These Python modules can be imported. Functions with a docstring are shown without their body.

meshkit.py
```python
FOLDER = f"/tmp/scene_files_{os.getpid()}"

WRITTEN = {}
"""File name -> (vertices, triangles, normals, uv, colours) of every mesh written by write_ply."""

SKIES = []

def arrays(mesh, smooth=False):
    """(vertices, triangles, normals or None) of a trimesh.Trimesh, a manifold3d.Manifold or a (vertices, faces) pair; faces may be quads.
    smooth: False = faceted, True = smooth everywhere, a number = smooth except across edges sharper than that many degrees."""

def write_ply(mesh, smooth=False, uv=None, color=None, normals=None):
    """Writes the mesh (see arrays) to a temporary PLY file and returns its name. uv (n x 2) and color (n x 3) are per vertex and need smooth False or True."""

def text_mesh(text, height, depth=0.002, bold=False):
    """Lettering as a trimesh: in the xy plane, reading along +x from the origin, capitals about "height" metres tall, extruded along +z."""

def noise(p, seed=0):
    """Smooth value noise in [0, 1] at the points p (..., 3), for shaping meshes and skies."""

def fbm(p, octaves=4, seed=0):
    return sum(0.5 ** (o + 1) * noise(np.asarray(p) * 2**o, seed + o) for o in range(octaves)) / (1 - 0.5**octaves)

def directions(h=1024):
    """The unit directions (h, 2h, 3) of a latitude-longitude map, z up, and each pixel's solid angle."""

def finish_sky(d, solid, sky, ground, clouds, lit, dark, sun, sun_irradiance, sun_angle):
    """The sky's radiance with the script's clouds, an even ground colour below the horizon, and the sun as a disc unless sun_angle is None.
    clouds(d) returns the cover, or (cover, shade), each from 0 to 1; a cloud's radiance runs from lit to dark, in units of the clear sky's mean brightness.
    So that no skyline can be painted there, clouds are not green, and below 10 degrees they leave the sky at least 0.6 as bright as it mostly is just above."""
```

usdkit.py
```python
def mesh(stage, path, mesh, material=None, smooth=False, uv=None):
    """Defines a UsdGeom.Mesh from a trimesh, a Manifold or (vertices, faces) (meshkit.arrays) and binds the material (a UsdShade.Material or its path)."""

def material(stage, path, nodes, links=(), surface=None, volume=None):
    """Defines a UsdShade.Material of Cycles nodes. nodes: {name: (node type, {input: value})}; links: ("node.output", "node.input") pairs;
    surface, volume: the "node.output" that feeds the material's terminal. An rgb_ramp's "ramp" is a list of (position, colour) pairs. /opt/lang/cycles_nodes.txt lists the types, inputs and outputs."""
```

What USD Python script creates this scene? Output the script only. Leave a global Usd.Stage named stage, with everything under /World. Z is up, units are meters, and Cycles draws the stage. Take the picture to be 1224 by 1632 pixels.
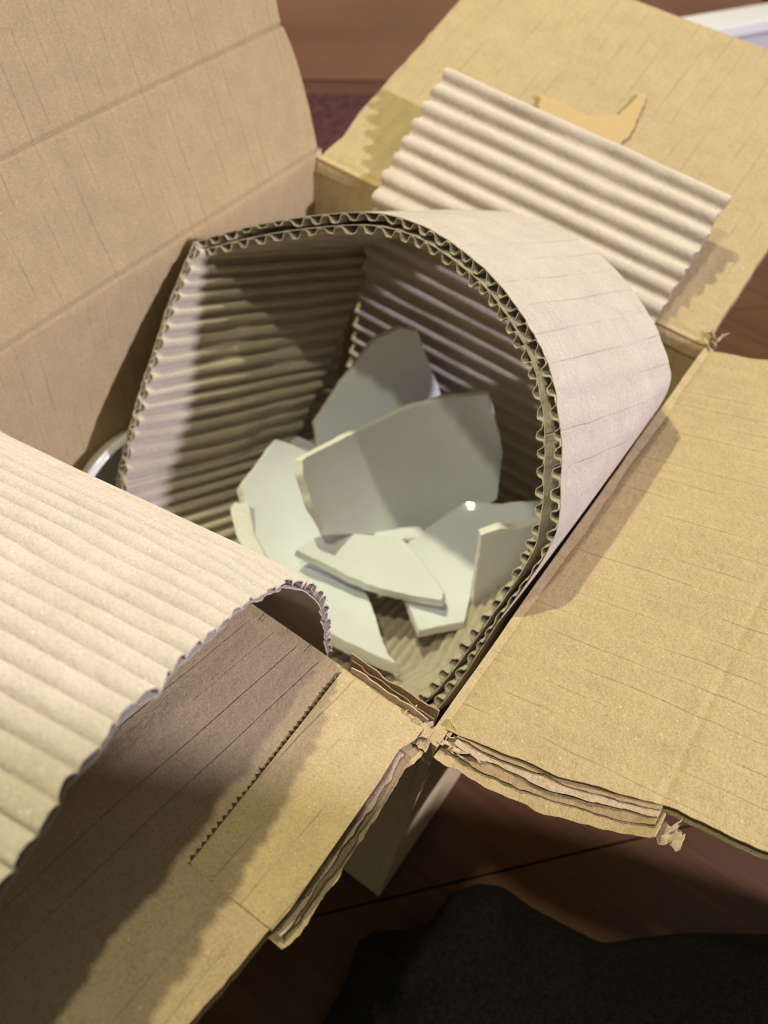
import math
import numpy as np
from pxr import Usd, UsdGeom, UsdLux, UsdShade, Gf, Sdf, Vt
from scipy.spatial import Delaunay
from scipy.interpolate import CubicSpline, interp1d
import shapely.geometry as sg
import trimesh, usdkit
from meshkit import fbm, noise

stage = Usd.Stage.CreateInMemory()
UsdGeom.SetStageUpAxis(stage, UsdGeom.Tokens.z)
UsdGeom.SetStageMetersPerUnit(stage, 1.0)
UsdGeom.Xform.Define(stage, '/World')
UsdGeom.Scope.Define(stage, '/World/Looks')
rng = np.random.default_rng(7)

# ------------------------------------------------------------------ camera
F_PX = 1352.76                                   # focal length in pixels of the 1224 px wide photograph
CAM = np.array([.382126, -.164520, .371319])
ROT = np.array([[0.81570534, 0.56992914, 0.09902304], [0.50442977, -0.61701305, -0.60402442], [-0.28315261, 0.54265612, -0.79079007]])
AP = 7.3
cam = UsdGeom.Camera.Define(stage, '/World/camera')
cam.CreateHorizontalApertureAttr(AP)
cam.CreateVerticalApertureAttr(AP * 4 / 3)
cam.CreateFocalLengthAttr(AP * F_PX / 1224)
cam.CreateFStopAttr(2.1)
cam.CreateFocusDistanceAttr(.385)
cam.CreateClippingRangeAttr(Gf.Vec2f(.01, 50))
cam.CreateExposureAttr(0.0)
right, down, fwd = ROT
M = np.eye(4); M[0, :3] = right; M[1, :3] = -down; M[2, :3] = -fwd; M[3, :3] = CAM
cam.AddTransformOp().Set(Gf.Matrix4d(*M.ravel().tolist()))

# ------------------------------------------------------------------ lamps
def lamp(name, travel, dist, radius, power, color, target=(.17, .17, 0.)):
    d = np.array(travel, float); d /= np.linalg.norm(d)
    L = UsdLux.SphereLight.Define(stage, '/World/' + name)
    L.CreateRadiusAttr(radius); L.CreateNormalizeAttr(True)
    L.CreateIntensityAttr(power); L.CreateColorAttr(Gf.Vec3f(*color))
    L.AddTranslateOp().Set(Gf.Vec3d(*(np.array(target) - d * dist).tolist()))
lamp('yellow_lamp', (.46, -.07, -1.0), 1.9, .034, 33.0, (1.0, .96, .60))
lamp('yellow_lamp_001', (.10, .34, -1.0), 1.9, .034, 13.0, (1.0, .96, .66))
lamp('pink_lamp', (-.80, -.04, -.56), 2.1, .04, 48.0, (1.0, .94, 1.10))
dome = UsdLux.DomeLight.Define(stage, '/World/room_light')
dome.CreateIntensityAttr(1.0)

# ------------------------------------------------------------------ helpers
def mat(name, nodes, links, surface): return usdkit.material(stage, '/World/Looks/' + name, nodes, links, surface=surface)

dm = usdkit.material(stage, '/World/Looks/room_light', {'b': ('background_shader', {'color': (1.0, .95, .78), 'strength': .20})}, [], surface='b.background')
UsdShade.MaterialBindingAPI.Apply(dome.GetPrim()).Bind(dm)

used = {}
def numbered(path):
    k = used.get(path, 0); used[path] = k + 1
    return path if k == 0 else f'{path}_{k:03d}'

def tag(p, label=None, cat=None, group=None, kind=None):
    for k, v in (('label', label), ('category', cat), ('group', group), ('kind', kind)):
        if v: p.SetCustomDataByKey(k, v)
    return p

BASE = {}
def thing(name, loc, label, cat, group=None):
    x = UsdGeom.Xform.Define(stage, numbered('/World/' + name))
    x.AddTranslateOp().Set(Gf.Vec3d(*map(float, loc)))
    BASE[str(x.GetPath())] = np.array(loc, float)
    return tag(x.GetPrim(), label, cat, group)

def obj(name, mesh, m, parent=None, smooth=False, uv=None, label=None, kind=None, cat=None, group=None):
    """One Mesh prim. Points are given in world coordinates and stored relative to the thing's base."""
    pp = str(parent.GetPath()) if parent is not None else '/World'
    path = numbered(pp + '/' + name)
    base = BASE['/World/' + path.split('/')[2]] if parent is not None else np.zeros(3)
    if isinstance(mesh, trimesh.Trimesh): mesh = (np.array(mesh.vertices), np.array(mesh.faces))
    p = usdkit.mesh(stage, path, (np.asarray(mesh[0]) - base, np.asarray(mesh[1])), m, smooth=smooth, uv=uv).GetPrim()
    return tag(p, label, cat, group, kind)

def ray(x, y):
    d = ROT.T @ np.array([(x - 612) / F_PX, (y - 816) / F_PX, 1.0]); return d
def on(px, n, o):
    d = ray(*px); n = np.asarray(n, float); return CAM + d * (((np.asarray(o, float) - CAM) @ n) / (d @ n))
def onx(px, x): return on(px, (1, 0, 0), (x, 0, 0))
def onz(px, z): return on(px, (0, 0, 1), (0, 0, z))

def grid_faces(nu, nv, off=0, flip=False):
    a = (np.arange(nu - 1)[:, None] * nv + np.arange(nv - 1)[None]).ravel() + off
    q = np.stack([a, a + nv, a + nv + 1, a + 1], 1)
    return q[:, ::-1] if flip else q

def shell(P, t, uv=None, flip=False):
    """Closed thin sheet from a grid of points P (nu, nv, 3); thickness t goes against the normal. Returns verts, quads, uv."""
    nu, nv = P.shape[:2]
    du = np.gradient(P, axis=0); dv = np.gradient(P, axis=1)
    n = np.cross(du, dv); n /= np.maximum(np.linalg.norm(n, axis=-1, keepdims=True), 1e-12)
    if flip: n = -n
    Q = P - n * t
    if uv is None:
        uv = np.stack(np.meshgrid(np.arange(nu) * .001, np.arange(nv) * .001, indexing='ij'), -1)
    V = [P.reshape(-1, 3), Q.reshape(-1, 3)]; U = [uv.reshape(-1, 2)] * 2
    N = nu * nv
    Fs = [grid_faces(nu, nv, 0, flip), grid_faces(nu, nv, N, not flip)]
    off = 2 * N
    for a, b, ua, fl in ((P[0], Q[0], uv[0], False), (P[-1], Q[-1], uv[-1], True), (P[:, 0], Q[:, 0], uv[:, 0], True), (P[:, -1], Q[:, -1], uv[:, -1], False)):
        m = len(a); V += [a, b]; U += [ua, ua]
        i = np.arange(m - 1) + off
        q = np.stack([i, i + 1, i + 1 + m, i + m], 1)
        Fs.append(q if (fl == flip) else q[:, ::-1]); off += 2 * m
    return np.vstack(V), np.vstack(Fs), np.vstack(U)

def put(name, P, t, m, parent, uv=None, flip=False, label=None):
    v, f, u = shell(P, t, uv, flip)
    return obj(name, (v, f), m, parent, smooth=True, uv=u, label=label)

def merge(parts):
    V, Fc, U, o = [], [], [], 0
    for v, f, u in parts:
        V.append(v); Fc.append(f + o); U.append(u); o += len(v)
    return np.vstack(V), np.vstack(Fc), np.vstack(U)

# ------------------------------------------------------------------ materials
def kraft(name, col, pitch=0.0, line=.5, fibre=1.0, rough=.85, ribs=0.0, vary=1.0, dash=15.0, wobble=.2, wrinkle=0.0):
    """Kraft paper: fibres, specks and (pitch > 0) the thin broken press lines along v."""
    c = np.array(col, float)
    nd = {
        'tc': ('texture_coordinate', {}), 'uv': ('uvmap', {'attribute': 'st'}),
        'n1': ('noise_texture', {'scale': 900.0, 'detail': 3.0, 'roughness': .7}),
        'n2': ('noise_texture', {'scale': 55.0, 'detail': 4.0, 'roughness': .6}),
        'n3': ('noise_texture', {'scale': 260.0, 'detail': 2.0}),
        'vo': ('voronoi_texture', {'scale': 190.0}), 'vd': ('voronoi_texture', {'scale': 120.0}),
        'r1': ('rgb_ramp', {'ramp': [(0.25, c * (1 - .24 * fibre)), (.5, c), (.78, np.minimum(c * (1 + .22 * fibre), 1))]}),
        'r2': ('rgb_ramp', {'ramp': [(0.3, (.93, .925, .92)), (.7, (1.05, 1.05, 1.05))]}),
        'm2': ('mix', {'mix_type': 'multiply', 'fac': .9 * vary}),
        'sl': ('rgb_ramp', {'ramp': [(0, (.8, .8, .8)), (.06, (.6, .6, .6)), (.11, (0, 0, 0))]}),
        'sd': ('rgb_ramp', {'ramp': [(0, (.6, .6, .6)), (.045, (.4, .4, .4)), (.075, (0, 0, 0))]}),
        'ml': ('mix', {'mix_type': 'mix', 'color2': np.minimum(c * 1.45 + .05, .9)}),
        'md': ('mix', {'mix_type': 'mix', 'color2': c * .35}),
        'b1': ('bump', {'strength': .6, 'distance': .0006}),
        'b2': ('bump', {'strength': .5, 'distance': .0012}),
        'b3': ('bump', {'strength': .4, 'distance': .002}),
        'p': ('principled_bsdf', {'roughness': rough, 'specular_ior_level': .25, 'diffuse_roughness': .6}),
    }
    ln = [('tc.object', f'{k}.vector') for k in ('n1', 'n2', 'n3', 'vo', 'vd')]
    ln += [('n1.fac', 'r1.fac'), ('n2.fac', 'r2.fac'), ('r1.color', 'm2.color1'), ('r2.color', 'm2.color2'),
           ('vo.distance', 'sl.fac'), ('vd.distance', 'sd.fac'), ('m2.color', 'ml.color1'), ('sl.color', 'ml.fac'), ('ml.color', 'md.color1'), ('sd.color', 'md.fac'),
           ('n2.fac', 'b3.height'), ('n3.fac', 'b2.height'), ('b3.normal', 'b2.normal'), ('n1.fac', 'b1.height'), ('b2.normal', 'b1.normal'), ('b1.normal', 'p.normal')]
    out = 'md.color'
    if pitch:
        nd |= {'sx': ('separate_xyz', {}), 'wob': ('noise_texture', {'scale': 30.0, 'detail': 1.0}),
               'wm': ('math', {'math_type': 'multiply_add', 'value2': wobble, 'value3': 0.0}),
               'dv': ('math', {'math_type': 'divide', 'value2': pitch}), 'ad': ('math', {'math_type': 'add'}),
               'fr': ('math', {'math_type': 'fraction'}), 'fl': ('math', {'math_type': 'floor'}),
               'cx': ('combine_xyz', {}), 'my': ('math', {'math_type': 'multiply', 'value2': dash}), 'mx': ('math', {'math_type': 'multiply', 'value2': 13.7}),
               'ln': ('noise_texture', {'scale': 1.0, 'detail': 3.0, 'roughness': .65}),
               'lr': ('rgb_ramp', {'ramp': [(.42, (0, 0, 0)), (.60, (1, 1, 1))]}),
               'lw': ('rgb_ramp', {'ramp': [(.465, (0, 0, 0)), (.492, (1, 1, 1)), (.506, (1, 1, 1)), (.545, (0, 0, 0))]}),
               'lm': ('mix', {'mix_type': 'multiply', 'fac': 1.0}),
               'lf': ('math', {'math_type': 'multiply', 'value2': line}), 'bw': ('rgb_to_bw', {}),
               'mk': ('mix', {'mix_type': 'mix', 'color2': c * .42}),
               'iv': ('math', {'math_type': 'subtract', 'value1': 1.0}),
               'b4': ('bump', {'strength': min(.5, line), 'distance': .0015}),
               'rb': ('math', {'math_type': 'sine'}), 'rm': ('math', {'math_type': 'multiply', 'value2': 6.28318}), 'b5': ('bump', {'strength': ribs, 'distance': .0025})}
        ln += [('uv.UV', 'sx.vector'), ('tc.object', 'wob.vector'), ('wob.fac', 'wm.value1'), ('sx.x', 'dv.value1'), ('dv.value', 'ad.value1'), ('wm.value', 'ad.value2'),
               ('ad.value', 'fr.value1'), ('ad.value', 'fl.value1'), ('fl.value', 'mx.value1'), ('mx.value', 'cx.x'), ('sx.y', 'my.value1'), ('my.value', 'cx.y'), ('cx.vector', 'ln.vector'),
               ('ln.fac', 'lr.fac'), ('fr.value', 'lw.fac'), ('lw.color', 'lm.color1'), ('lr.color', 'lm.color2'), ('lm.color', 'bw.color'), ('bw.val', 'lf.value1'), ('lf.value', 'mk.fac'), ('md.color', 'mk.color1'),
               ('bw.val', 'iv.value2'), ('iv.value', 'b4.height'), ('ad.value', 'rm.value1'), ('rm.value', 'rb.value1'), ('rb.value', 'b5.height'), ('b5.normal', 'b3.normal'),
               ('b1.normal', 'b4.normal'), ('b4.normal', 'p.normal')]
        ln.remove(('b1.normal', 'p.normal'))
        out = 'mk.color'
    if wrinkle:
        nd |= {'wmp': ('mapping', {'scale': (28.0, 330.0, 1.0)}), 'wn': ('noise_texture', {'scale': 1.0, 'detail': 1.0}), 'wbk': ('noise_texture', {'scale': 16.0, 'detail': 1.0}),
               'wmu': ('math', {'math_type': 'multiply'}), 'wr': ('rgb_ramp', {'ramp': [(.45, (0, 0, 0)), (.62, (1, 1, 1))]}), 'b6': ('bump', {'strength': wrinkle, 'distance': .0016})}
        ln += [('uv.UV', 'wmp.vector'), ('wmp.vector', 'wn.vector'), ('tc.object', 'wbk.vector'), ('wbk.fac', 'wr.fac'), ('wn.fac', 'wmu.value1'), ('wr.color', 'wmu.value2'), ('wmu.value', 'b6.height'), ('b6.normal', 'b5.normal')]
    ln.append((out, 'p.base_color'))
    return mat(name, nd, ln, 'p.BSDF')

BOX = (.515, .395, .228)
K_box = kraft('kraft_box', BOX, .0145, .42, ribs=.10)
K_plain = kraft('kraft_plain', BOX)
K_core_and_gap_shade = kraft('kraft_core_and_gap_shade', (.30, .20, .115))  # brown of the flap cores; on split plies it imitates shaded gaps
K_ply = kraft('kraft_ply', (.44, .31, .19))
K_strip = kraft('kraft_stripped', (.50, .38, .24), .0135, .40, ribs=.04, dash=5.0, wobble=.06)
K_roll = kraft('kraft_roll', (.53, .46, .405), .0175, .35, fibre=.6, ribs=.12, wrinkle=.9)
K_flute = kraft('kraft_fluting', (.52, .455, .375), fibre=.7)
K_sheet = kraft('kraft_sheet', (.60, .52, .445), fibre=.7)
K_hole_shade = kraft('kraft_hole_shade', (.085, .052, .03))
K_edge = kraft('kraft_torn', (.56, .43, .32), fibre=1.3)

def ceramic(name, col, rough, spec=.5, bump=.0):
    return mat(name, {'tc': ('texture_coordinate', {}), 'n': ('noise_texture', {'scale': 18.0, 'detail': 3.0}), 'n2': ('noise_texture', {'scale': 700.0, 'detail': 2.0}),
                      'r': ('rgb_ramp', {'ramp': [(.3, np.array(col) * .95), (.7, np.array(col) * 1.03)]}), 'b': ('bump', {'strength': bump, 'distance': .0015}),
                      'p': ('principled_bsdf', {'roughness': rough, 'specular_ior_level': spec, 'subsurface_weight': .0})},
               [('tc.object', 'n.vector'), ('tc.object', 'n2.vector'), ('n.fac', 'r.fac'), ('r.color', 'p.base_color'), ('n2.fac', 'b.height'), ('b.normal', 'p.normal')], 'p.BSDF')
GLAZE = ceramic('celadon_glaze', (.80, .84, .93), .08, .5)
FRACT = ceramic('fracture_face', (.88, .88, .86), .55, .4, .5)
WHITE = ceramic('white_glaze', (.88, .87, .84), .2)

# ------------------------------------------------------------------ the box
W, D, H = .34, .35, .2734
FLOOR = -.28
box = thing('cardboard_box', (W / 2, D / 2, FLOOR), 'large open brown cardboard box with its four flaps spread out', 'box')
T = .006
def wall(a, b, nrm, name='wall'):
    """Wall panel from corner a to b (inner top edge), thickness T outwards."""
    a, b, nrm = map(np.array, (a, b, nrm)); L = np.linalg.norm(b - a)
    su = np.linspace(0, L, 60); sv = np.linspace(-H, .0, 50)
    S, V = np.meshgrid(su, sv, indexing='ij')
    P = a + (b - a) / L * S[..., None] + np.array([0, 0, 1.]) * V[..., None]
    P = P + nrm * (fbm(np.stack([S * 14, V * 14, S * 0 + a[0]], -1)) - .5)[..., None] * .003
    c = np.cross(b - a, [0, 0, 1.]); flip = (c @ nrm) > 0
    return put(name, P, T, K_box, box, np.stack([S, V], -1), flip)
wall((0, 0, 0), (0, D, 0), (-1., 0, 0)); wall((0, D, 0), (W, D, 0), (0, 1., 0)); wall((W, D, 0), (W, 0, 0), (1., 0, 0)); wall((W + T, 0, 0), (-T, 0, 0), (0, -1., 0))
b_ = trimesh.creation.box((W + 2 * T, D + 2 * T, .005)); b_.apply_translation((W / 2, D / 2, -H - .0028)); obj('base', b_, K_plain, box)

def profile(segs, fine=False):
    """Curve in (out, up) from the wall top: a rounded bend, then segments (length, elevation in degrees)."""
    pts = [(0.0, -.012), (0.0, -.006)]
    d0 = 90.0; x, z = 0.0, -.006
    for i, (ln, el) in enumerate(segs):
        steps = 6
        for k in range(1, steps + 1):
            a = math.radians(d0 + (el - d0) * k / steps); x += math.cos(a) * .0018; z += math.sin(a) * .0018; pts.append((x, z))
        m = max(2, int(ln / (.0008 if fine else .004))); a = math.radians(el)
        for k in range(m):
            x += math.cos(a) * ln / m; z += math.sin(a) * ln / m; pts.append((x, z))
        d0 = el
    return np.array(pts)

def flap_points(O, h, d, prof, s0, s1, ns, seed, drop=0.0, wob=.0014, grooves=(), warp=0.0):
    """Grid (ns, nl, 3) over the flap; s0/s1 give the two edges as functions of l."""
    O, h, d = (np.array(v, float) for v in (O, h, d))
    l = np.r_[0, np.cumsum(np.linalg.norm(np.diff(prof, axis=0), axis=1))]
    tz = np.gradient(prof, axis=0); tz /= np.linalg.norm(tz, axis=1, keepdims=True)
    nn = np.stack([-tz[:, 1], tz[:, 0]], 1)                       # (out, up) normal
    q = np.linspace(0, 1, ns)[:, None]
    S = s0(l)[None] + (s1(l) - s0(l))[None] * q
    Lg = np.broadcast_to(l, S.shape)
    b = (fbm(np.stack([S * 16, Lg * 16, S * 0 + seed], -1), 3) - .5) * 2 * wob - drop
    for lg, dp, wd in grooves:
        if dp < 0:
            b = b - dp * (.5 + .5 * np.tanh((Lg - lg) / .0009)) * np.exp(-np.clip(Lg - lg, 0, 1) / .03); continue
        b = b - dp * np.exp(-((Lg - lg) / wd) ** 2) + dp * .08 * np.exp(-((Lg - lg) / (wd * 3.2)) ** 2)
    o = prof[None, :, 0] + nn[None, :, 0] * b; u = prof[None, :, 1] + nn[None, :, 1] * b
    P = O + h * S[..., None] + d * o[..., None] + np.array([0, 0, 1.]) * u[..., None]
    if warp: P[..., 2] -= warp * np.clip(.25 - P[..., 0], 0, 1) * np.clip(Lg - .012, 0, 1)
    return P, np.stack([S, Lg], -1)

def rough(base, amp, freq, seed, tears=()):
    """Edge function of l: base value plus raggedness."""
    def f(l):
        p = np.stack([l * freq, l * 0 + seed, l * 0], -1)
        v = (base(l) if callable(base) else np.full_like(l, base)) + (fbm(p, 4) - .5) * 2 * amp
        return v
    return f

def flap(O, h, d, segs, s0, s1, ns, seed, label, up=K_box, t=.0058, fold=None, warp=0.0, hinge=.0014, fd=.003, gw=.0020):
    prof = profile(segs, fine=True)
    gr = [(.0150, hinge, gw)] + ([(fold, fd, gw)] if fold else [])
    hh, dd = np.array(h, float), np.array(d, float)
    flip = np.cross(hh, dd)[2] < 0
    P, uv = flap_points(O, h, d, prof, s0, s1, ns, seed, grooves=gr, warp=warp)
    root = put('flap', P, .0007, up, box, uv, flip, label)
    ins = lambda fn, k: (lambda l: fn(l) + k)
    P2, uv2 = flap_points(O, h, d, prof, ins(s0, .0022), ins(s1, -.0022), ns, seed, .0012, grooves=[(g, a * .8, w) for g, a, w in gr], warp=warp)
    put('core', P2[:, :-1], t - .0016, K_core_and_gap_shade, root, uv2[:, :-1], flip)
    P3, uv3 = flap_points(O, h, d, prof, ins(s0, -.0006), ins(s1, .0008), ns, seed, t - .0007, warp=warp)
    put('lower_liner', P3, .0007, K_plain, root, uv3, flip)
    return root, prof

Oz = 0.0
# left flap: stands up, leaning outwards; hinge along +y from the left wall
fl_left, _ = flap((.0014, 0, Oz), (0, 1., 0), (-1., 0, 0), [(.094, 68), (.09, 73)], rough(-.02, .001, 60, 3), rough(lambda l: D + .000 + .006 * np.sin(np.clip(l, 0, .11) / .11 * math.pi), .0012, 45, 11), 90, 1.3, 'upright flap on the left, pinkish brown with two fold lines', fold=.107, hinge=.0030, fd=.0030, gw=.0013)
# back flap
fl_back, _ = flap((0, D - .0014, Oz), (1., 0, 0), (0, 1., 0), [(.06, 17.5), (.20, 18.5)], rough(lambda l: .004 + .003 * np.exp(-((l - .04) / .02) ** 2), .0012, 50, 21), rough(W - .001, .001, 50, 31), 120, 2.7, 'far flap in bright yellow light with a torn strip of tape')
# right flap
def r_edge(l): return np.interp(l, [0, .02, .03, .07, .10, .118, .2], [.004, .004, .0045, .008, .014, .017, .022])
fl_right, prof_r = flap((W + .001, 0, Oz), (0, 1., 0), (1., 0, 0), [(.096, 19), (.12, 15)], rough(r_edge, .0012, 70, 41), rough(D - .003, .0015, 50, 51), 140, 4.4, 'right flap with a split layered front edge', fold=.111, hinge=.0002, fd=.0005)
# front flap
f_edge = lambda l: W - .001 - np.interp(l, [0, .02, .03, .05, .12, .2], [.004, .003, .006, .004, .0, .004])
fl_front, prof_f = flap((0, -.001, Oz), (1., 0, 0), (0, -1., 0), [(.112, 18), (.12, 14)], rough(-.03, .001, 50, 61), rough(f_edge, .0012, 80, 71), 160, 6.1, 'front flap in deep shadow under the curled sheet', up=K_strip, warp=3.0, hinge=.0002)

# the liner that is still whole on the right end of the front flap, ending in a serrated cut
def front_pt(px, lift=.0):
    n = np.array([0, math.sin(math.radians(18)), math.cos(math.radians(18))]); return on(px, n, np.array([W, -.001, .002]) + n * lift)
def front_patch():
    l = np.linspace(.014, .128, 60); ns = 30
    ztip = np.abs(((l / .0032) % 1) - .5) * .0026
    s0 = lambda ll: .289 + np.interp(ll, [0, .128], [0, .012]) + 0 * ll
    prof = profile([(.112, 18), (.12, 14)])
    lp = np.r_[0, np.cumsum(np.linalg.norm(np.diff(prof, axis=0), axis=1))]
    pf = np.stack([np.interp(np.linspace(.010, .130, 330), lp, prof[:, k]) for k in (0, 1)], 1)
    P, uv = flap_points((0, -.001, Oz), (1., 0, 0), (0, -1., 0), pf, lambda ll: s0(ll), lambda ll: f_edge(ll + .01) + .0006, ns, 6.1, -.0014)
    v, f, u = shell(P, .0012, uv, True)
    zz = lambda ll: s0(ll) - .0003 - .0021 * (1 - 2 * np.abs(((ll / .0034) % 1) - .5)) * (.35 + .75 * noise(np.stack([np.floor(ll / .0034) * 1.7, ll * 0, ll * 0], -1)))
    P2, uv2 = flap_points((0, -.001, Oz), (1., 0, 0), (0, -1., 0), pf, zz, lambda ll: s0(ll) + .001, 6, 6.1, -.0005)
    put('perforated_edge', P2, .0003, K_hole_shade, fl_front, uv2, True)  # flush dark strip; the shade of the open holes is in its colour
    return obj('upper_liner', (v, f), K_box, fl_front, smooth=True, uv=u, label='lighter liner layer with a serrated cut edge')
front_patch()

# split plies at the front edge of the right flap and the right edge of the front flap
def ply(O, h, d, prof, l0, l1, e0, depth, drop0, drop1, seed, parent, m, sgn, nl=50, ns=12, th=.0006):
    """A loose paper layer: from the flap's inside to the edge e0(l), sinking from drop0 to drop1 towards the edge."""
    lp = np.r_[0, np.cumsum(np.linalg.norm(np.diff(prof, axis=0), axis=1))]
    ls = np.linspace(l0, l1, nl)
    pf = np.stack([np.interp(ls, lp, prof[:, k]) for k in (0, 1)], 1)
    tz = np.gradient(pf, axis=0); tz /= np.linalg.norm(tz, axis=1, keepdims=True); nn = np.stack([-tz[:, 1], tz[:, 0]], 1)
    q = np.linspace(0, 1, ns)
    lens = np.sin(np.clip((ls - l0) / (l1 - l0), 0, 1) * math.pi) ** .6          # opens in the middle
    edge = e0(ls) + (fbm(np.stack([ls * 120, ls * 0 + seed, ls * 0], -1), 4) - .5) * .003
    S = edge[None] + sgn * depth * (1 - q)[:, None]
    Lg = np.broadcast_to(ls, S.shape)
    dr = drop0 + (drop1 - drop0) * (q[:, None] ** 1.5) * lens[None] + (fbm(np.stack([S * 60, Lg * 40, S * 0 + seed], -1), 3) - .5) * .0022 * q[:, None]
    o = pf[None, :, 0] - nn[None, :, 0] * dr; u = pf[None, :, 1] - nn[None, :, 1] * dr
    P = np.array(O, float) + np.array(h, float) * S[..., None] + np.array(d, float) * o[..., None] + np.array([0, 0, 1.]) * u[..., None]
    return put('ply', P, th, m, parent, np.stack([Lg, S], -1), sgn > 0)
Rarg = ((W + .001, 0, Oz), (0, 1., 0), (1., 0, 0), prof_r)
ply(*Rarg, .020, .112, lambda l: r_edge(l) - .001, .02, .0016, .0035, 1.1, fl_right, K_ply, 1)
ply(*Rarg, .020, .112, lambda l: r_edge(l) - .004, .02, .0026, .0070, 2.1, fl_right, K_edge, 1)
ply(*Rarg, .018, .112, lambda l: r_edge(l) - .007, .02, .0036, .0105, 3.1, fl_right, K_ply, 1)
ply(*Rarg, .012, .114, lambda l: r_edge(l) - .012, .03, .0054, .0150, 4.1, fl_right, K_plain, 1)
Farg = ((0, -.001, Oz), (1., 0, 0), (0, -1., 0), prof_f)
ply(*Farg, .030, .128, lambda l: f_edge(l) + .0016, .02, .0014, .0040, 5.1, fl_front, K_core_and_gap_shade, -1, nl=90)  # darker plies in between carry the shade of the gaps in their colour
ply(*Farg, .028, .128, lambda l: f_edge(l) + .0034, .02, .0024, .0058, 6.1, fl_front, K_edge, -1, nl=90)
ply(*Farg, .026, .128, lambda l: f_edge(l) + .0050, .02, .0036, .0085, 7.1, fl_front, K_core_and_gap_shade, -1, nl=90)
ply(*Farg, .018, .130, lambda l: f_edge(l) + .0072, .02, .0052, .0115, 8.1, fl_front, K_plain, -1, nl=90)

def upright_ply(y, x0, x1, h0, seed, m):
    xs = np.linspace(x0, x1, 60); q = np.linspace(0, 1, 8)
    tp_ = h0 + (fbm(np.stack([xs * 110, xs * 0 + seed, xs * 0], -1), 4) - .5) * .005
    Z = -.03 + (tp_[:, None] + .03) * q[None]
    Y = y + (fbm(np.stack([np.broadcast_to(xs[:, None] * 70, Z.shape), Z * 40, Z * 0 + seed], -1), 3) - .5) * .003
    P = np.stack([np.broadcast_to(xs[:, None], Z.shape), Y, Z], -1)
    put('ply', P, .0006, m, fl_front, np.stack([P[..., 0], Z], -1), True)
upright_ply(.0015, .292, .336, .0045, 1.0, K_edge); upright_ply(.0045, .290, .338, .0030, 2.0, K_core_and_gap_shade); upright_ply(.0070, .288, .338, .0050, 3.0, K_ply)
def scraps(c, spread, n, seed, parent):
    r = np.random.default_rng(seed); parts = []
    for k in range(n):
        a, b = r.uniform(.003, .007), r.uniform(.0012, .0035)
        u, v = np.meshgrid(np.linspace(-a, a, 8), np.linspace(-b, b, 5), indexing='ij')
        P = np.stack([u, v, .35 * b * np.sin(u / a * 2.2 + r.uniform(0, 6)) + (noise(np.stack([u * 500, v * 500, u * 0 + k], -1)) - .5) * .002], -1)
        P[..., 1] += (noise(np.stack([u * 700, v * 0 + k, u * 0], -1)) - .5) * .002
        Q, _ = np.linalg.qr(r.normal(size=(3, 3)))
        P = P @ Q.T + np.array(c) + r.normal(size=3) * spread
        parts.append(shell(P, .0005))
    v, f, u = merge(parts); obj('torn_scraps', (v, f), K_edge, parent, smooth=True, uv=u, kind='stuff')
scraps((W - .004, -.002, -.002), (.005, .002, .002), 9, 3, box)
scraps((W + .012, .0015, .000), (.005, .002, .002), 5, 4, box)
scraps((W + .003, D + .003, .001), (.004, .004, .002), 5, 5, box)
scraps((.001, D + .001, .000), (.002, .002, .002), 3, 6, box)
scraps((W + .107, .012, .024), (.003, .002, .002), 4, 7, box)

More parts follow.
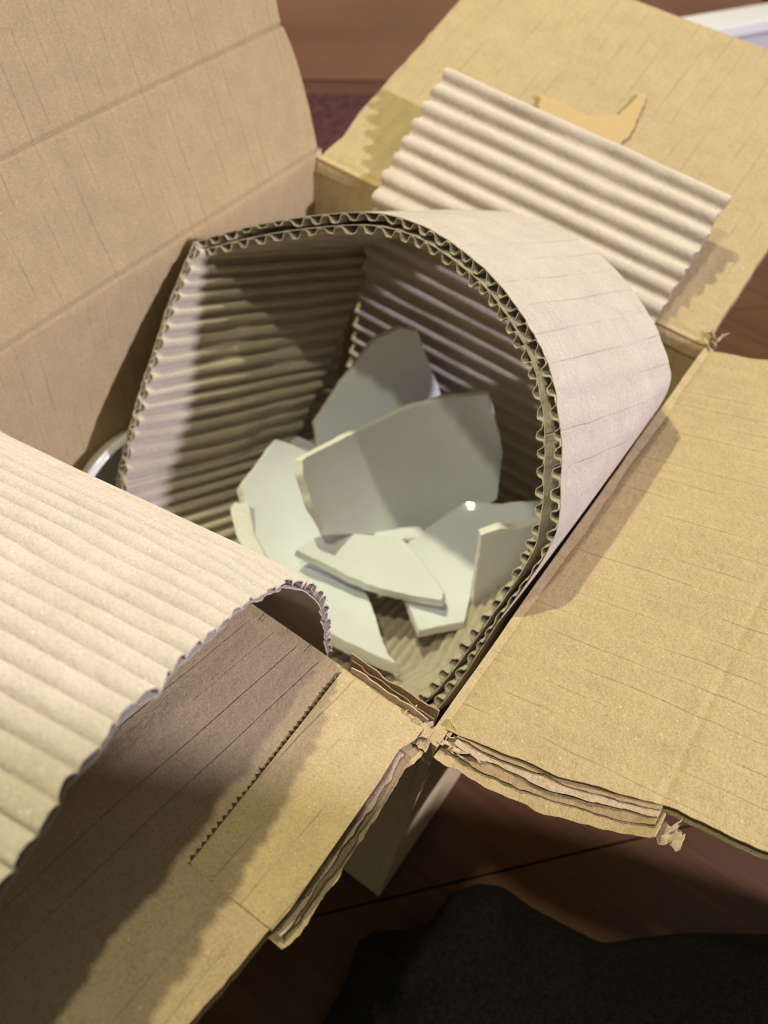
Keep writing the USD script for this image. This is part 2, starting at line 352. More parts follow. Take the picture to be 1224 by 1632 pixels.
# ------------------------------------------------------------------ corrugated sheets
def wave(ph, k=2.3): return np.tanh(k * np.sin(ph)) / math.tanh(k)

# the roll: two nested sheets, each a smooth liner with fluting on the inside
AX = ROT.T @ np.array([2000 - 612, 300 - 816, F_PX]); AX /= np.linalg.norm(AX)
RN = np.array([.37, 1, -.69])
rp = lambda x, y: on((x, y), RN, (0, .2, 0))
rim = [onx((186, 760), .040), onx((215, 650), .036), onx((240, 570), .028), onx((270, 480), .018), rp(309, 386)]
rim2 = [rp(309, 386), rp(375, 366), rp(450, 350), rp(530, 340), rp(600, 339), rp(675, 360), rp(742, 402), rp(800, 456), rp(845, 522), rp(875, 585), rp(890, 650), rp(896, 710), rp(895, 770), rp(892, 830), rp(880, 885), rp(845, 950), rp(800, 1010), rp(745, 1078), rp(692, 1136)]
low = [np.array(v) for v in ((.296, .026, -.118), (.25, .018, -.158), (.19, .018, -.178), (.12, .030, -.178), (.068, .05, -.155))]
def dense(pts, step=.0006, closed=False, smooth=True):
    pts = np.array(pts); s = np.r_[0, np.cumsum(np.linalg.norm(np.diff(pts, axis=0), axis=1))]
    ss = np.linspace(0, s[-1], int(s[-1] / step))
    return CubicSpline(s, pts)(ss)
c1 = dense(rim); c2 = dense(rim2 + low + [onx((186, 760), .040)])
rimc = np.vstack([c1, c2[1:]])
rs = np.r_[0, np.cumsum(np.linalg.norm(np.diff(rimc, axis=0), axis=1))]; RL = rs[-1]
cen = np.array([.185, .11, -.045])
def rim_frame(s):
    """Point and inward unit normal (perpendicular to the axis) at arclength s."""
    s = np.mod(s, RL)
    p = np.stack([np.interp(s, rs, rimc[:, k]) for k in range(3)], -1)
    e = .004
    a = np.stack([np.interp(np.mod(s + e, RL), rs, rimc[:, k]) for k in range(3)], -1) - np.stack([np.interp(np.mod(s - e, RL), rs, rimc[:, k]) for k in range(3)], -1)
    n = np.cross(a, AX); n /= np.linalg.norm(n, axis=-1, keepdims=True)
    sg_ = np.sign(((cen - p) * n).sum(-1, keepdims=True)); return p, n * np.where(sg_ == 0, 1, sg_)
roll = thing('corrugated_roll', (.18, .18, -H + .002), 'roll of two nested corrugated cardboard layers holding the broken shards', 'cardboard roll')
S0 = len(c1) * .0006
def roll_sheet(name, off, amp, pitch, length, m, parent, seed, nt=44, th=.0005, gap=0.0, phase=0.0, rag=.0012, jit=.0):
    """Sheet at inward offset off(s); amp > 0 makes it the fluting (from off to off + amp)."""
    step = pitch / 16 if amp else .003
    s = np.linspace(0, RL, int(RL / step))
    p, n = rim_frame(s)
    t = np.linspace(0, 1, nt) ** 1.15
    Ls = length(s)
    r0 = (fbm(np.stack([s * 160, s * 0 + seed, s * 0], -1), 4) - .5) * 2 * rag
    r1 = (fbm(np.stack([s * 90, s * 0 + seed + 9, s * 0], -1), 4) - .5) * 2 * rag * (.5 if name.startswith('inner') else 1.6)
    Tt = r0[:, None] + (Ls + r1 - r0)[:, None] * t[None]
    o = off(s)[:, None] + np.zeros_like(Tt)
    dent = (fbm(np.stack([np.broadcast_to(s[:, None] * 10, Tt.shape), Tt * 14, Tt * 0 + 3.3], -1), 3) - .5) * .007 * np.clip(Tt / .05, 0, 1)
    o = o + dent
    if name.startswith('inner'):
        o = o + .75 * np.clip(Tt - .085, 0, 1) * np.interp(s, [0, S0 + .10, S0 + .18, S0 + .5, RL], [0, 0, 1, 1, 0])[:, None]
    if amp:
        pit = np.interp(s, [0, S0 - .01, S0 + .02, S0 + .15, S0 + .24, RL], [.0112, .0112, .0160, .0160, .0104, .0108])
        ph0 = np.cumsum(1 / pit) * (s[1] - s[0]) * 2 * math.pi + phase + 1.3 * (fbm(np.stack([s * 45, s * 0 + seed, s * 0], -1), 2) - .5) * 2
        k = np.floor(ph0 / (2 * math.pi))
        vary = noise(np.stack([np.broadcast_to(k[:, None] * .91, Tt.shape), Tt * 26, Tt * 0 + seed], -1))
        crush = 1 - .55 * np.clip((fbm(np.stack([np.broadcast_to(s[:, None] * 20, Tt.shape), Tt * 16, Tt * 0 + seed + 4], -1), 3) - .55) * 6, 0, 1)
        a = amp * (.78 + .34 * vary) * crush
        ph = ph0[:, None] + .7 * (noise(np.stack([np.broadcast_to(k[:, None] * .7, Tt.shape), Tt * 16, Tt * 0 + seed + 2], -1)) - .5)
        o = o + a * (.5 + .5 * wave(ph, 2.1)) 
    P = p[:, None] + AX * Tt[..., None] + n[:, None] * o[..., None]
    lim = .3365 + np.clip(P[..., 2] + .005, 0, .1) * .16 - (.0 if name.startswith('outer_l') else .0012)
    ex = P[..., 0] - lim
    P[..., 0] = np.where(ex > -.012, lim - .012 + .012 * np.tanh((ex + .012) / .012) * (1 - .0), P[..., 0])
    return put(name, P, th, m, parent, np.stack([np.broadcast_to(s[:, None], Tt.shape), Tt], -1))
def out_len(s):
    q = s / RL
    return np.interp(s, [0, S0, S0 + .10, S0 + .16, S0 + .22, S0 + .27, S0 + .36, S0 + .48, RL], [.2, .17, .13, .118, .119, .118, .117, .15, .2])
def in_len(s): return np.interp(s, [0, .1, S0, S0 + .07, S0 + .15, S0 + .22, S0 + .27, S0 + .33, S0 + .45, RL], [.165, .18, .185, .165, .15, .145, .15, .16, .17, .165])
gapf = lambda s: .0070 + .0035 * np.exp(-((s - S0 - .40) / .09) ** 2) - .0018 * np.exp(-((s - S0 * .5) / .08) ** 2)
z0 = lambda s: s * 0
roll_sheet('outer_liner', z0, 0, .0115, out_len, K_roll, roll, 1.0)
roll_sheet('outer_fluting', lambda s: z0(s) + .0006, .0047, .0108, lambda s: out_len(s) - .002, K_flute, roll, 2.0)
roll_sheet('inner_liner', gapf, 0, .0115, in_len, K_roll, roll, 3.0)
roll_sheet('inner_fluting', lambda s: gapf(s) + .0006, .0047, .0108, lambda s: in_len(s) - .003, K_flute, roll, 4.0, phase=1.1)

def fluted_sheet(t, cross, s_len, xa, xb, pitch, amp, seed, m_f, m_l, flip=False, nx=60, step=None, th=.0006, crush=.5, cusp=0.0):
    """Single-faced corrugated sheet. cross(s, q) -> point and normal on the fluting's side; q runs 0..1 from edge a to edge b."""
    s = np.linspace(0, s_len, int(s_len / (pitch / 12)))
    k = np.floor(s / pitch)
    q = np.linspace(0, 1, nx)
    Sg = np.broadcast_to(s[:, None], (len(s), nx)); Kg = np.broadcast_to(k[:, None], Sg.shape)
    ea = (fbm(np.stack([s * 130, s * 0 + seed, s * 0], -1), 4) - .5) * .006; eb = (fbm(np.stack([s * 130, s * 0 + seed + 7, s * 0], -1), 4) - .5) * .006
    X = xa(s)[:, None] + ea[:, None] + (xb(s) + eb - xa(s) - ea)[:, None] * q[None]
    Pn, Nn = cross(Sg, X)
    vary = noise(np.stack([Kg * .83, X * 22, X * 0 + seed], -1))
    cr = 1 - crush * np.clip((fbm(np.stack([Sg * 18, X * 18, X * 0 + seed + 5], -1), 3) - .54) * 6, 0, 1)
    ph = s[:, None] / pitch * 2 * math.pi + 1.0 * (noise(np.stack([Kg * .6, X * 14, X * 0 + seed + 1], -1)) - .5)
    a = amp * (.75 + .4 * vary) * cr
    P = Pn + Nn * (a * ((np.abs(np.sin((ph + .75 * np.sin(ph) + .25) / 2)) ** cusp) if cusp else (.5 + .5 * wave(ph, 1.1))))[..., None]
    uv = np.stack([Sg, X], -1)
    put('fluting', P, th, m_f, t, uv, flip)
    put('liner', (Pn - Nn * .0008)[::4], .0006, m_l, t, uv[::4], flip)

# curled sheet that comes out of the front of the box and hangs over the front flap
X0 = .264
edge_px = [(524, 1085), (525, 1062), (519, 1020), (512, 980), (500, 952), (470, 936), (400, 962), (330, 1022), (230, 1122), (140, 1222), (60, 1332), (0, 1440)]
ex_ = [.262, .262, .262, .262, .263, .2635, .2665, .270, .275, .279, .2825, .286]
ec = np.array([onx(q, x_) for q, x_ in zip(edge_px, ex_)])
ec = np.vstack([[ec[0] + (0, .004, -.05)], ec, [ec[-1] + (.004, -.03, .012)], [ec[-1] + (.008, -.06, .024)], [ec[-1] + (.012, -.09, .036)]])  # last points are out of view, raised to lengthen the shadow on the flap
es = np.r_[0, np.cumsum(np.linalg.norm(np.diff(ec[:, 1:], axis=0), axis=1))]
esp = CubicSpline(es, ec)
def curl(S, X):
    s = S
    c = esp(s); d = esp(s, 1)[..., 1:]; d = d / np.linalg.norm(d, axis=-1, keepdims=True)
    n = np.stack([np.zeros_like(s), d[..., 1], -d[..., 0]], -1)
    dx = c[..., 0] - X
    P = np.stack([X, c[..., 1] - .12 * dx, c[..., 2] - .065 * dx], -1)
    return P, n
curl_t = thing('curled_corrugated_sheet', (.12, -.04, 0), 'pale corrugated sheet curling out over the front flap, ridges outwards', 'cardboard sheet')
fluted_sheet(curl_t, curl, es[-1], lambda s: esp(s)[:, 0], lambda s: -.10 + 0 * s, .0090, .0050, 2.2, K_sheet, K_roll, flip=False, nx=110, cusp=.95)

# flat corrugated piece leaning over the far flap
pth = np.array([(.4270, .0655), (.4085, .0515), (.390, .0375), (.3715, .0235), (.356, .0115), (.3440, -.002), (.3405, -.02), (.338, -.05), (.334, -.10), (.328, -.16), (.320, -.22), (.316, -.25)])
ps = np.r_[0, np.cumsum(np.linalg.norm(np.diff(pth, axis=0), axis=1))]; psp = CubicSpline(ps, pth)
def lean(S, X):
    c = psp(S); d = psp(S, 1); d = d / np.linalg.norm(d, axis=-1, keepdims=True)
    q = (X - .066) / .236
    P = np.stack([X, c[..., 0] - .002 * q * np.clip(1 - S / .1, 0, 1), c[..., 1] - .004 * q * np.clip(1 - S / .1, 0, 1)], -1)
    return P, np.stack([np.zeros_like(S), d[..., 1], -d[..., 0]], -1)
pC = (.18, .316, -.25)
piece = thing('corrugated_offcut', pC, 'flat cut piece of pale corrugated card standing against the far flap', 'cardboard sheet')
fluted_sheet(piece, lean, ps[-1], lambda s: .066 + 0 * s, lambda s: .302 + 0 * s, .0150, .0062, 5.5, K_sheet, K_roll, flip=True, nx=60, crush=.2, cusp=0)

# ------------------------------------------------------------------ shards
def shard(label, outline, anchor, depth, ncam, k=(0, 0), tilt=0.0, th=.0052, step=.0045, seed=0, glaze=GLAZE, c0=None):
    n = ROT.T @ np.array(ncam, float); n /= np.linalg.norm(n)
    o = CAM + ray(*anchor) * depth
    e1 = np.cross(n, [0.13, .2, 1.0]); e1 /= np.linalg.norm(e1); e2 = np.cross(n, e1)
    ca, sa = math.cos(tilt), math.sin(tilt); e1, e2 = e1 * ca + e2 * sa, -e1 * sa + e2 * ca
    pts = np.array([on(q, n, o) for q in outline]); uvp = np.stack([(pts - o) @ e1, (pts - o) @ e2], 1)
    # subdivide the outline and roughen it
    B = []
    for i in range(len(uvp)):
        a, b = uvp[i], uvp[(i + 1) % len(uvp)]; m = max(1, int(np.linalg.norm(b - a) / .0028))
        B += [a + (b - a) * j / m for j in range(m)]
    B = np.array(B)
    B = .86 * B + .07 * np.roll(B, 1, 0) + .07 * np.roll(B, -1, 0)
    B = B + (np.stack([fbm(np.c_[B * 160, np.full(len(B), seed)], 3), fbm(np.c_[B * 160, np.full(len(B), seed + 50)], 3)], 1) - .5) * .0016
    poly = sg.Polygon(B).buffer(0)
    if poly.geom_type != 'Polygon': poly = max(poly.geoms, key=lambda g: g.area)
    B = np.array(poly.exterior.coords)[:-1]
    if sg.LinearRing(B).is_ccw is False: B = B[::-1]
    lo, hi = B.min(0), B.max(0)
    g = np.stack(np.meshgrid(np.arange(lo[0], hi[0], step), np.arange(lo[1], hi[1], step), indexing='ij'), -1).reshape(-1, 2)
    inner = poly.buffer(-step * .55)
    import shapely
    g = g[shapely.contains_xy(inner, g[:, 0], g[:, 1])]
    inset = np.array([poly.buffer(-.0007).exterior.interpolate(t_, normalized=True).coords[0] for t_ in np.linspace(0, 1, len(B), endpoint=False)]) if False else B
    A2 = np.vstack([B, g]); tri = Delaunay(A2).simplices
    cc = A2[tri].mean(1); tri = tri[shapely.contains_xy(poly, cc[:, 0], cc[:, 1])]
    a, b, c = A2[tri[:, 0]], A2[tri[:, 1]], A2[tri[:, 2]]
    cr = (b[:, 0] - a[:, 0]) * (c[:, 1] - a[:, 1]) - (b[:, 1] - a[:, 1]) * (c[:, 0] - a[:, 0])
    tri = np.where((cr < 0)[:, None], tri[:, ::-1], tri)
    if c0 is None: c0 = A2.mean(0)
    def surf(q):
        P = o + q[:, :1] * e1 + q[:, 1:] * e2
        w = .5 * (k[0] * (q[:, 0] - c0[0]) ** 2 + k[1] * (q[:, 1] - c0[1]) ** 2)
        dv = P - CAM
        return P + dv * (w / (dv @ n))[:, None]
    top = surf(A2)
    G = np.stack([-k[0] * (A2[:, 0] - c0[0]), -k[1] * (A2[:, 1] - c0[1]), np.ones(len(A2))], 1); G /= np.linalg.norm(G, axis=1, keepdims=True)
    vn = G[:, :1] * e1 + G[:, 1:2] * e2 + G[:, 2:] * n
    ch = .0003
    nb = len(B)
    # small rounding of the glazed rim
    tang = np.roll(B, -1, 0) - np.roll(B, 1, 0); tang /= np.maximum(np.linalg.norm(tang, axis=1, keepdims=True), 1e-9)
    outw = np.stack([tang[:, 1], -tang[:, 0]], 1); out3 = outw[:, :1] * e1 + outw[:, 1:] * e2
    back = top - vn * th
    cen_ = top.mean(0)
    t_ = thing('shard', cen_, label, 'shard', None)
    N = len(A2)
    up_ = n @ np.cross(e1, e2) > 0
    f1 = tri if up_ else tri[:, ::-1]; f2 = tri[:, ::-1] if up_ else tri
    obj('glazed_face', (np.vstack([top, back]), np.vstack([f1, f2 + N])), glaze, t_, smooth=True)
    i = np.arange(nb); j = (i + 1) % nb
    rag = (fbm(top[:nb] * 500, 3) - .5)[:, None] * .0012
    m1 = top[:nb] - vn[:nb] * ch + out3 * .0004; m2 = top[:nb] - vn[:nb] * th * .5 + out3 * (.0006 + rag); m3 = top[:nb] - vn[:nb] * (th - ch) + out3 * .0003
    rings = [top[:nb], m1, m2, m3, back[:nb]]
    V = np.vstack(rings); Fq = np.vstack([np.stack([i + r * nb, i + (r + 1) * nb, j + (r + 1) * nb, j + r * nb], 1) for r in range(4)])
    if not up_: Fq = Fq[:, ::-1]
    obj('fracture_edge', (V, Fq), FRACT, t_, smooth=40)
    return t_

shard('tall pointed celadon shard standing upright at the back of the roll', [(507, 716), (502, 676), (545, 612), (590, 552), (603, 539), (640, 524), (664, 527), (688, 592), (706, 642), (690, 720), (600, 770), (520, 770)], (600, 640), .685, (.22, .40, -1), (2, 2), th=.009, seed=1)
shard('small sliver of shard peeking out behind the left shards', [(462, 708), (476, 699), (503, 712), (505, 735), (470, 730)], (480, 712), .690, (.1, .5, -1), seed=2)
shard('largest curved bowl shard, under the curled sheet at the lower left', [(440, 700), (500, 722), (540, 850), (590, 962), (606, 1012), (620, 1046), (634, 1058), (580, 1035), (522, 1006), (450, 945), (415, 885), (396, 812), (386, 772)], (490, 880), .632, (.38, -.72, -1), (5, 5), seed=3, th=.0105)
shard('narrow upright rim shard with a bright white broken side at far left', [(374, 800), (396, 808), (404, 850), (424, 893), (436, 930), (405, 905), (380, 860), (366, 812)], (395, 850), .622, (-.35, -.25, -1), (4, 4), seed=4, th=.008, glaze=FRACT)
shard('wide curved shard in the middle lying on top of the others', [(481, 733), (520, 712), (575, 686), (640, 655), (705, 635), (778, 629), (795, 690), (800, 722), (792, 795), (740, 828), (680, 845), (600, 851), (524, 850), (500, 808), (484, 762)], (640, 745), .655, (.55, .25, -1), (9, 4), tilt=.5, seed=5, th=.0065)
shard('small flat shard lying beneath the wide middle shard', [(530, 846), (600, 848), (668, 838), (676, 850), (655, 858), (560, 860)], (600, 852), .640, (.0, -.75, -1), (2, 2), seed=6)
shard('small wedge shaped shard resting in front of the middle shard', [(474, 877), (488, 863), (520, 852), (580, 852), (640, 858), (672, 893), (706, 943), (704, 956), (650, 947), (585, 931), (530, 905), (500, 889)], (590, 895), .612, (.05, -.72, -1), (5, 6), seed=7, th=.008)
shard('short shard poking out below the wedge shaped shard', [(586, 935), (655, 950), (661, 985), (642, 1000), (604, 984)], (625, 970), .662, (.05, -.55, -1), (6, 6), seed=8, th=.007)
shard('pale angular shard at the right with a broad broken lower edge', [(625, 882), (640, 872), (690, 836), (742, 800), (800, 803), (872, 797), (884, 838), (764, 856), (754, 920), (740, 990), (668, 1004), (652, 962), (630, 905)], (740, 880), .632, (-.10, -.62, -1), (7, 7), seed=9, th=.007)
shard('standing shard at the right showing its shaded outer face, beside the rim', [(768, 853), (800, 842), (826, 845), (872, 828), (888, 850), (872, 910), (815, 972), (756, 1000), (750, 992)], (810, 910), .585, (.30, .95, -1), (-4, -4), seed=10, th=.0075)

# ------------------------------------------------------------------ white dish behind the roll
def lathe(prof, n=72):
    prof = np.array(prof); a = np.linspace(0, 2 * math.pi, n, endpoint=False)
    V = np.stack([prof[:, None, 0] * np.cos(a), prof[:, None, 0] * np.sin(a), np.broadcast_to(prof[:, None, 1], (len(prof), n))], -1)
    Fq = []
    for r in range(len(prof) - 1):
        i = np.arange(n); j = (i + 1) % n; Fq.append(np.stack([r * n + i, r * n + j, (r + 1) * n + j, (r + 1) * n + i], 1))
    return V.reshape(-1, 3), np.vstack(Fq)
dc = onx((160, 716), .018) + np.array([0, .014, -.0575])
dish = thing('white_dish', dc, 'white ceramic dish edge between the roll and the left box wall', 'dish')
v, f = lathe([(.0, .004), (.03, .004), (.048, .011), (.0555, .019), (.0565, .0235), (.0585, .0250), (.0605, .0235), (.0610, .020), (.050, .006), (.032, .0), (.0, .0)])
v = np.stack([(v[:, 2] - .014) * .9, v[:, 0], v[:, 1]], 1) + dc
obj('bowl', (v, f), WHITE, dish, smooth=50)

# ------------------------------------------------------------------ the setting
WOOD = mat('dark_floor_wood', {'tc': ('texture_coordinate', {}), 'oi': ('object_info', {}), 'mp': ('mapping', {'scale': (3.0, 60.0, 30.0)}), 'n': ('noise_texture', {'scale': 2.0, 'detail': 6.0, 'roughness': .6, 'distortion': .6}),
     'r': ('rgb_ramp', {'ramp': [(.25, (.078, .034, .013)), (.55, (.115, .052, .021)), (.8, (.155, .072, .030))]}), 'b': ('bump', {'strength': .25, 'distance': .002}),
     'p': ('principled_bsdf', {'roughness': .38, 'specular_ior_level': .4})},
    [('tc.object', 'mp.vector'), ('mp.vector', 'n.vector'), ('n.fac', 'r.fac'), ('r.color', 'p.base_color'), ('n.fac', 'b.height'), ('b.normal', 'p.normal')], 'p.BSDF')
SUB = mat('floor_gap', {'p': ('principled_bsdf', {'base_color': (.02, .01, .006), 'roughness': .9})}, [], 'p.BSDF')
fp0, fp1 = onz((480, 1465), FLOOR), onz((1000, 1340), FLOOR)
fd = fp1 - fp0; fd /= np.linalg.norm(fd); fn = np.array([-fd[1], fd[0], 0])
floor_ = trimesh.creation.box((8, 8, .02)); floor_.apply_translation((0, 1, FLOOR - .016))
fprim = obj('floor', floor_, SUB, None, kind='structure')
BASE['/World/floor'] = np.zeros(3)
pw = .145
for k in range(-4, 16):
    for seg in range(3):
        Lp = 1.9; a0 = -2.6 + seg * Lp + (k % 3) * .55
        bx = trimesh.creation.box((Lp - .0012, pw - .0018, .006))
        bx.apply_transform(trimesh.transformations.rotation_matrix(math.atan2(fd[1], fd[0]), (0, 0, 1)))
        c = fp0 + fd * (a0 + Lp / 2) + fn * (pw * (k + .5)); c[2] = FLOOR - .003
        bx.apply_translation(c); obj('plank', bx, WOOD, fprim)

def simple(name, col, rough=.6, scale=25.0, var=.25, bump=.3, bdist=.003, stretch=(1, 1, 1), spec=.3):
    c = np.array(col, float)
    return mat(name, {'tc': ('texture_coordinate', {}), 'mp': ('mapping', {'scale': stretch}), 'n': ('noise_texture', {'scale': scale, 'detail': 5.0}), 'r': ('rgb_ramp', {'ramp': [(.3, c * (1 - var)), (.7, c * (1 + var))]}),
        'b': ('bump', {'strength': bump, 'distance': bdist}), 'p': ('principled_bsdf', {'roughness': rough, 'specular_ior_level': spec})},
        [('tc.object', 'mp.vector'), ('mp.vector', 'n.vector'), ('n.fac', 'r.fac'), ('r.color', 'p.base_color'), ('n.fac', 'b.height'), ('b.normal', 'p.normal')], 'p.BSDF')

# rug and wooden cabinet behind the box
def upright(name, sz, base, ang, m, parent, z0=0.0):
    q = trimesh.creation.box(sz); q.apply_translation((0, sz[1] / 2, sz[2] / 2 + z0))
    q.apply_transform(trimesh.transformations.rotation_matrix(ang, (0, 0, 1))); q.apply_translation(base)
    return obj(name, q, m, parent)
RUG = simple('red_rug', (.085, .032, .04), .95, 90, .5, .9, .008)
c0_ = onz((530, 160), FLOOR); ca_ = math.radians(45)
rug = trimesh.creation.box((1.3, .22, .012)); rug.apply_translation((0, -.115, .0065)); rug.apply_transform(trimesh.transformations.rotation_matrix(ca_, (0, 0, 1))); rug.apply_translation(c0_)
obj('rug', rug, RUG, None, label='dark red rug lying on the floor behind the box corner', cat='rug')
CAB = simple('brown_cabinet_wood', (.31, .16, .09), .32, 3, .2, .15, .002, (1.2, 1.2, 5), .5)
cab = thing('wooden_cabinet', c0_, 'reddish brown wooden cabinet seen between the left and far flaps', 'cabinet')
upright('plinth', (1.3, .30, .03), c0_ + np.array([-.007, .007, 0]), ca_, CAB, cab)
upright('front_panel', (1.3, .33, .50), c0_, ca_, CAB, cab, .031)
upright('top', (1.34, .37, .025), c0_ + np.array([.01, -.01, 0]), ca_, CAB, cab, .532)
# white plastic tub at the top right
TUB = simple('white_plastic', (.74, .73, .76), .35, 8, .03, .02, .001)
ta, tb = onz((1112, 56), -.06), onz((1290, 24), -.06)
td = math.atan2((tb - ta)[1], (tb - ta)[0])
tub = thing('white_storage_box', (*((ta + tb) / 2)[:2], FLOOR), 'white plastic box with a rounded lid at the top right behind the far flap', 'storage box')
def rrect(a, b, r, n=8):
    p = []
    for cx, cy, t0 in ((a - r, b - r, 0), (-a + r, b - r, 90), (-a + r, -b + r, 180), (a - r, -b + r, 270)):
        for k in range(n + 1):
            t = math.radians(t0 + 90 * k / n); p.append((cx + r * math.cos(t), cy + r * math.sin(t)))
    return np.array(p)
def tubpart(rows):
    V = []
    for a, b, r, z in rows:
        V.append(np.c_[rrect(a, b, r), np.full(36, z)])
    Fq = []
    for k in range(len(rows) - 1):
        i = np.arange(36); j = (i + 1) % 36; Fq.append(np.stack([k * 36 + i, k * 36 + j, (k + 1) * 36 + j, (k + 1) * 36 + i], 1))
    V = np.vstack(V); c_, s_ = math.cos(td), math.sin(td)
    ctr = ta + np.array([c_, s_, 0]) * .30 + np.array([-s_, c_, 0]) * .024
    R2 = np.array([[c_, -s_, 0], [s_, c_, 0], [0, 0, 1]])
    V = V @ R2.T + np.array([ctr[0], ctr[1], FLOOR]); return V, np.vstack(Fq)
hT = -.06 - FLOOR
obj('body', tubpart([(.001, .001, .0005, .004), (.25, .008, .018, .004), (.29, .016, .018, hT - .012), (.001, .001, .0005, hT - .012)]), TUB, tub, smooth=40)
obj('lid', tubpart([(.29, .016, .018, hT - .0115), (.306, .022, .02, hT - .016), (.309, .025, .02, hT - .010), (.306, .022, .02, hT), (.001, .001, .0005, hT + .003)]), TUB, tub, smooth=40)
REDW = simple('dark_red_wood', (.16, .035, .018), .4, 12, .35, .2, .002, (1, 1, 4))
GREY = simple('grey_cloth', (.22, .20, .19), .9, 40, .25, .6, .006)
r0 = onz((1110, 30), FLOOR)
rc = thing('dark_red_chest', r0, 'dark red wooden chest far behind at the top right', 'chest')
upright('body', (.50, .3, .40), r0 + np.array([-.1, .2, 0]), math.radians(8), REDW, rc)
upright('lid', (.52, .32, .03), r0 + np.array([-.1, .195, 0]), math.radians(8), REDW, rc, .402)
g0 = onz((1230, 20), FLOOR)
gq = trimesh.creation.icosphere(5, 1.0); gv = np.array(gq.vertices); gv *= 1 + .25 * (fbm(gv * 2.2, 4) - .5)[:, None]; gv = gv * (.22, .16, .30) + g0 + (.12, .35, .20)
obj('grey_cushion', (gv, np.array(gq.faces)), GREY, None, smooth=True, label='grey cloth bundle at the far top right corner', cat='cushion')

# dark clothing in the foreground; its unseen mounds block the pink lamp
BLK = mat('black_jersey', {'tc': ('texture_coordinate', {}), 'w': ('wave_texture', {'scale': 260.0, 'distortion': 2.0, 'detail': 2.0}), 'n': ('noise_texture', {'scale': 350.0, 'detail': 4.0}), 'mx': ('mix', {'fac': .85}),
    'r': ('rgb_ramp', {'ramp': [(.3, (.010, .010, .008)), (.75, (.030, .029, .024))]}), 'b': ('bump', {'strength': .6, 'distance': .001}), 'p': ('principled_bsdf', {'roughness': .95, 'specular_ior_level': .1, 'sheen_weight': .0})},
    [('tc.object', 'w.vector'), ('tc.object', 'n.vector'), ('w.fac', 'mx.color1'), ('n.fac', 'mx.color2'), ('mx.color', 'r.fac'), ('r.color', 'p.base_color'), ('mx.color', 'b.height'), ('b.normal', 'p.normal')], 'p.BSDF')
out_px = [(500, 1700), (512, 1632), (545, 1575), (572, 1500), (600, 1482), (650, 1482), (692, 1470), (715, 1425), (760, 1408), (800, 1412), (850, 1448), (900, 1474), (960, 1504), (1020, 1494), (1100, 1486), (1300, 1490), (1400, 1700)]
oc = np.array([onz(q, -.235) for q in out_px])[:, :2]
tt = np.linspace(0, 2 * math.pi, 60)
pg = sg.Polygon(oc).union(sg.Polygon(np.c_[.89 + .26 * np.cos(tt), -.02 + .25 * np.sin(tt)])).union(sg.Polygon(np.c_[.88 + .27 * np.cos(tt), -.30 + .40 * np.sin(tt)])).union(sg.MultiPoint([(.45, -.06), (.60, .03), (.66, .06), (.62, -.30), (.75, -.02)]).convex_hull.buffer(.02)).buffer(.02).buffer(-.02)
if pg.geom_type != 'Polygon': pg = max(pg.geoms, key=lambda g: g.area)
lo_ = pg.bounds
def blocker_mound(q): return np.maximum(.43 * np.exp(-np.abs((q[:, 0] - .88) / .22) ** 4 - np.abs((q[:, 1] + .02) / .22) ** 4), 1.05 * np.exp(-np.abs((q[:, 0] - .88) / .25) ** 3.5 - np.abs((q[:, 1] + .335) / .42) ** 3.5))  # out of view; shaped to keep the pink lamp off front flap and floor
import shapely
lo, hi = np.array(lo_[:2]), np.array(lo_[2:]); stp = .0045
gx = np.arange(lo[0], hi[0], stp); gy = np.arange(lo[1], hi[1], stp); GX, GY = np.meshgrid(gx, gy, indexing='ij'); Q2 = np.c_[GX.ravel(), GY.ravel()]
ins = shapely.contains_xy(pg, Q2[:, 0], Q2[:, 1]); dist = shapely.distance(shapely.points(Q2), pg.exterior)
Bp = np.array([pg.exterior.interpolate(t_, normalized=True).coords[0] for t_ in np.linspace(0, 1, 700, endpoint=False)])
keep = ins & (dist > stp * .6); A2 = np.vstack([Bp, Q2[keep]]); dd_ = np.r_[np.zeros(700), dist[keep]]
tri = Delaunay(A2).simplices; cc = A2[tri].mean(1); tri = tri[shapely.contains_xy(pg, cc[:, 0], cc[:, 1])]
ph_ = 1 - np.exp(-dd_ / .022)
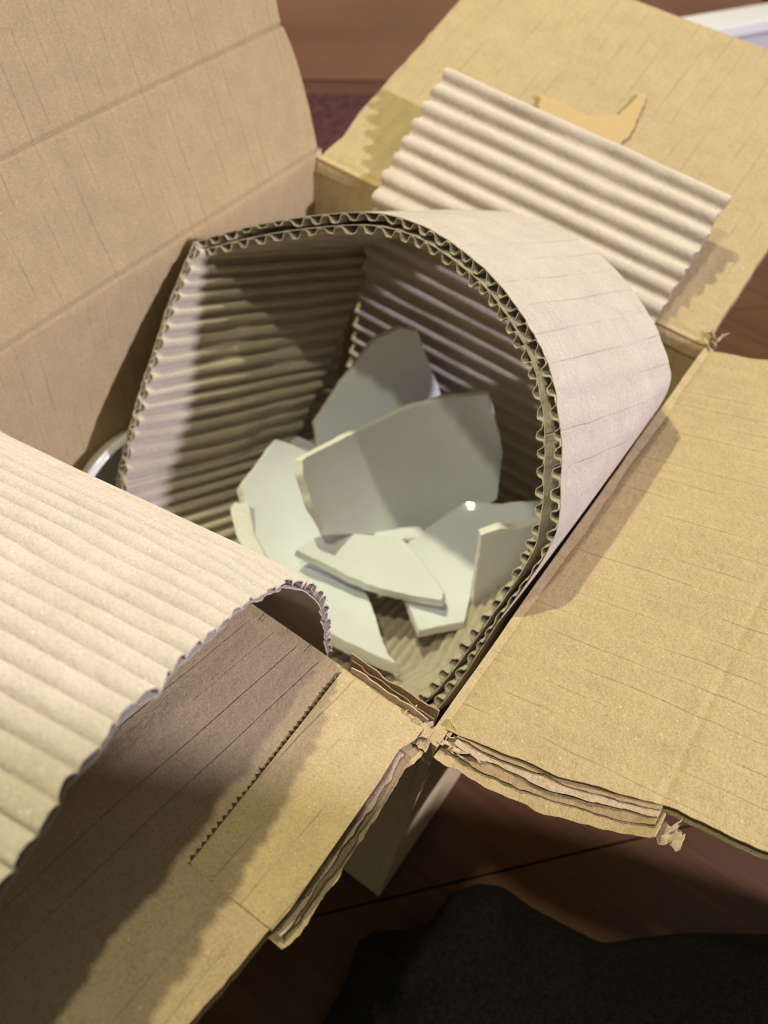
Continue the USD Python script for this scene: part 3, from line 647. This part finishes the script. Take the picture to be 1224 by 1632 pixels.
hz = -.235 + blocker_mound(A2) * ph_ + .055 * ph_ + .035 * (fbm(np.c_[A2 * 11, np.zeros(len(A2))], 3) - .5) * ph_ + .02 * ph_ * np.sin(A2[:, 0] * 38 - A2[:, 1] * 22)
top_ = np.c_[A2, hz]; sk = np.c_[Bp + 0, np.full(700, FLOOR + .001)]; n_ = len(top_)
i = np.arange(700); j = (i + 1) % 700
Vc = np.vstack([top_, sk]); Fc = np.vstack([tri, np.stack([i, j, n_ + j], 1), np.stack([i, n_ + j, n_ + i], 1)])
tm = trimesh.Trimesh(Vc, Fc, process=False); trimesh.repair.fix_normals(tm)
obj('black_garment', tm, BLK, None, smooth=True, label='black knitted clothing of someone beside the box, at the bottom right, with an unseen part shaped to block the pink lamp', cat='clothing')

# strip of brown packing tape on the far flap
TAPE = mat('brown_tape', {'p': ('principled_bsdf', {'base_color': (.53, .38, .20), 'roughness': .2, 'specular_ior_level': .6}), 'tc': ('texture_coordinate', {}), 'n': ('noise_texture', {'scale': 120.0, 'detail': 2.0}), 'b': ('bump', {'strength': .4, 'distance': .002})}, [('tc.object', 'n.vector'), ('n.fac', 'b.height'), ('b.normal', 'p.normal')], 'p.BSDF')
a_ = math.radians(18.3); bn = np.array([0, -math.sin(a_), math.cos(a_)]); bo = np.array([0, D + .001, .0026])
tq = sg.LinearRing([(860, 150), (884, 158), (905, 166), (940, 186), (985, 183), (992, 178), (1024, 147), (1032, 152), (1016, 190), (1002, 218), (960, 260), (860, 230)])
tp = np.array([on(tq.interpolate(t_, normalized=True).coords[0] + (rng.normal(size=2) * 1.2), bn, bo) for t_ in np.linspace(0, 1, 90, endpoint=False)])
nt_ = len(tp); i = np.arange(nt_); j = (i + 1) % nt_
e1_ = np.array([1., 0, 0]); e2_ = np.cross(bn, e1_); pol = sg.Polygon(np.c_[tp @ e1_, tp @ e2_])
q = trimesh.creation.extrude_polygon(pol, .0003, engine='earcut'); vv = np.array(q.vertices); vv = vv[:, :1] * e1_ + vv[:, 1:2] * e2_ + (vv[:, 2:] + bo @ bn) * bn
obj('tape', (vv, np.array(q.faces)), TAPE, fl_back)
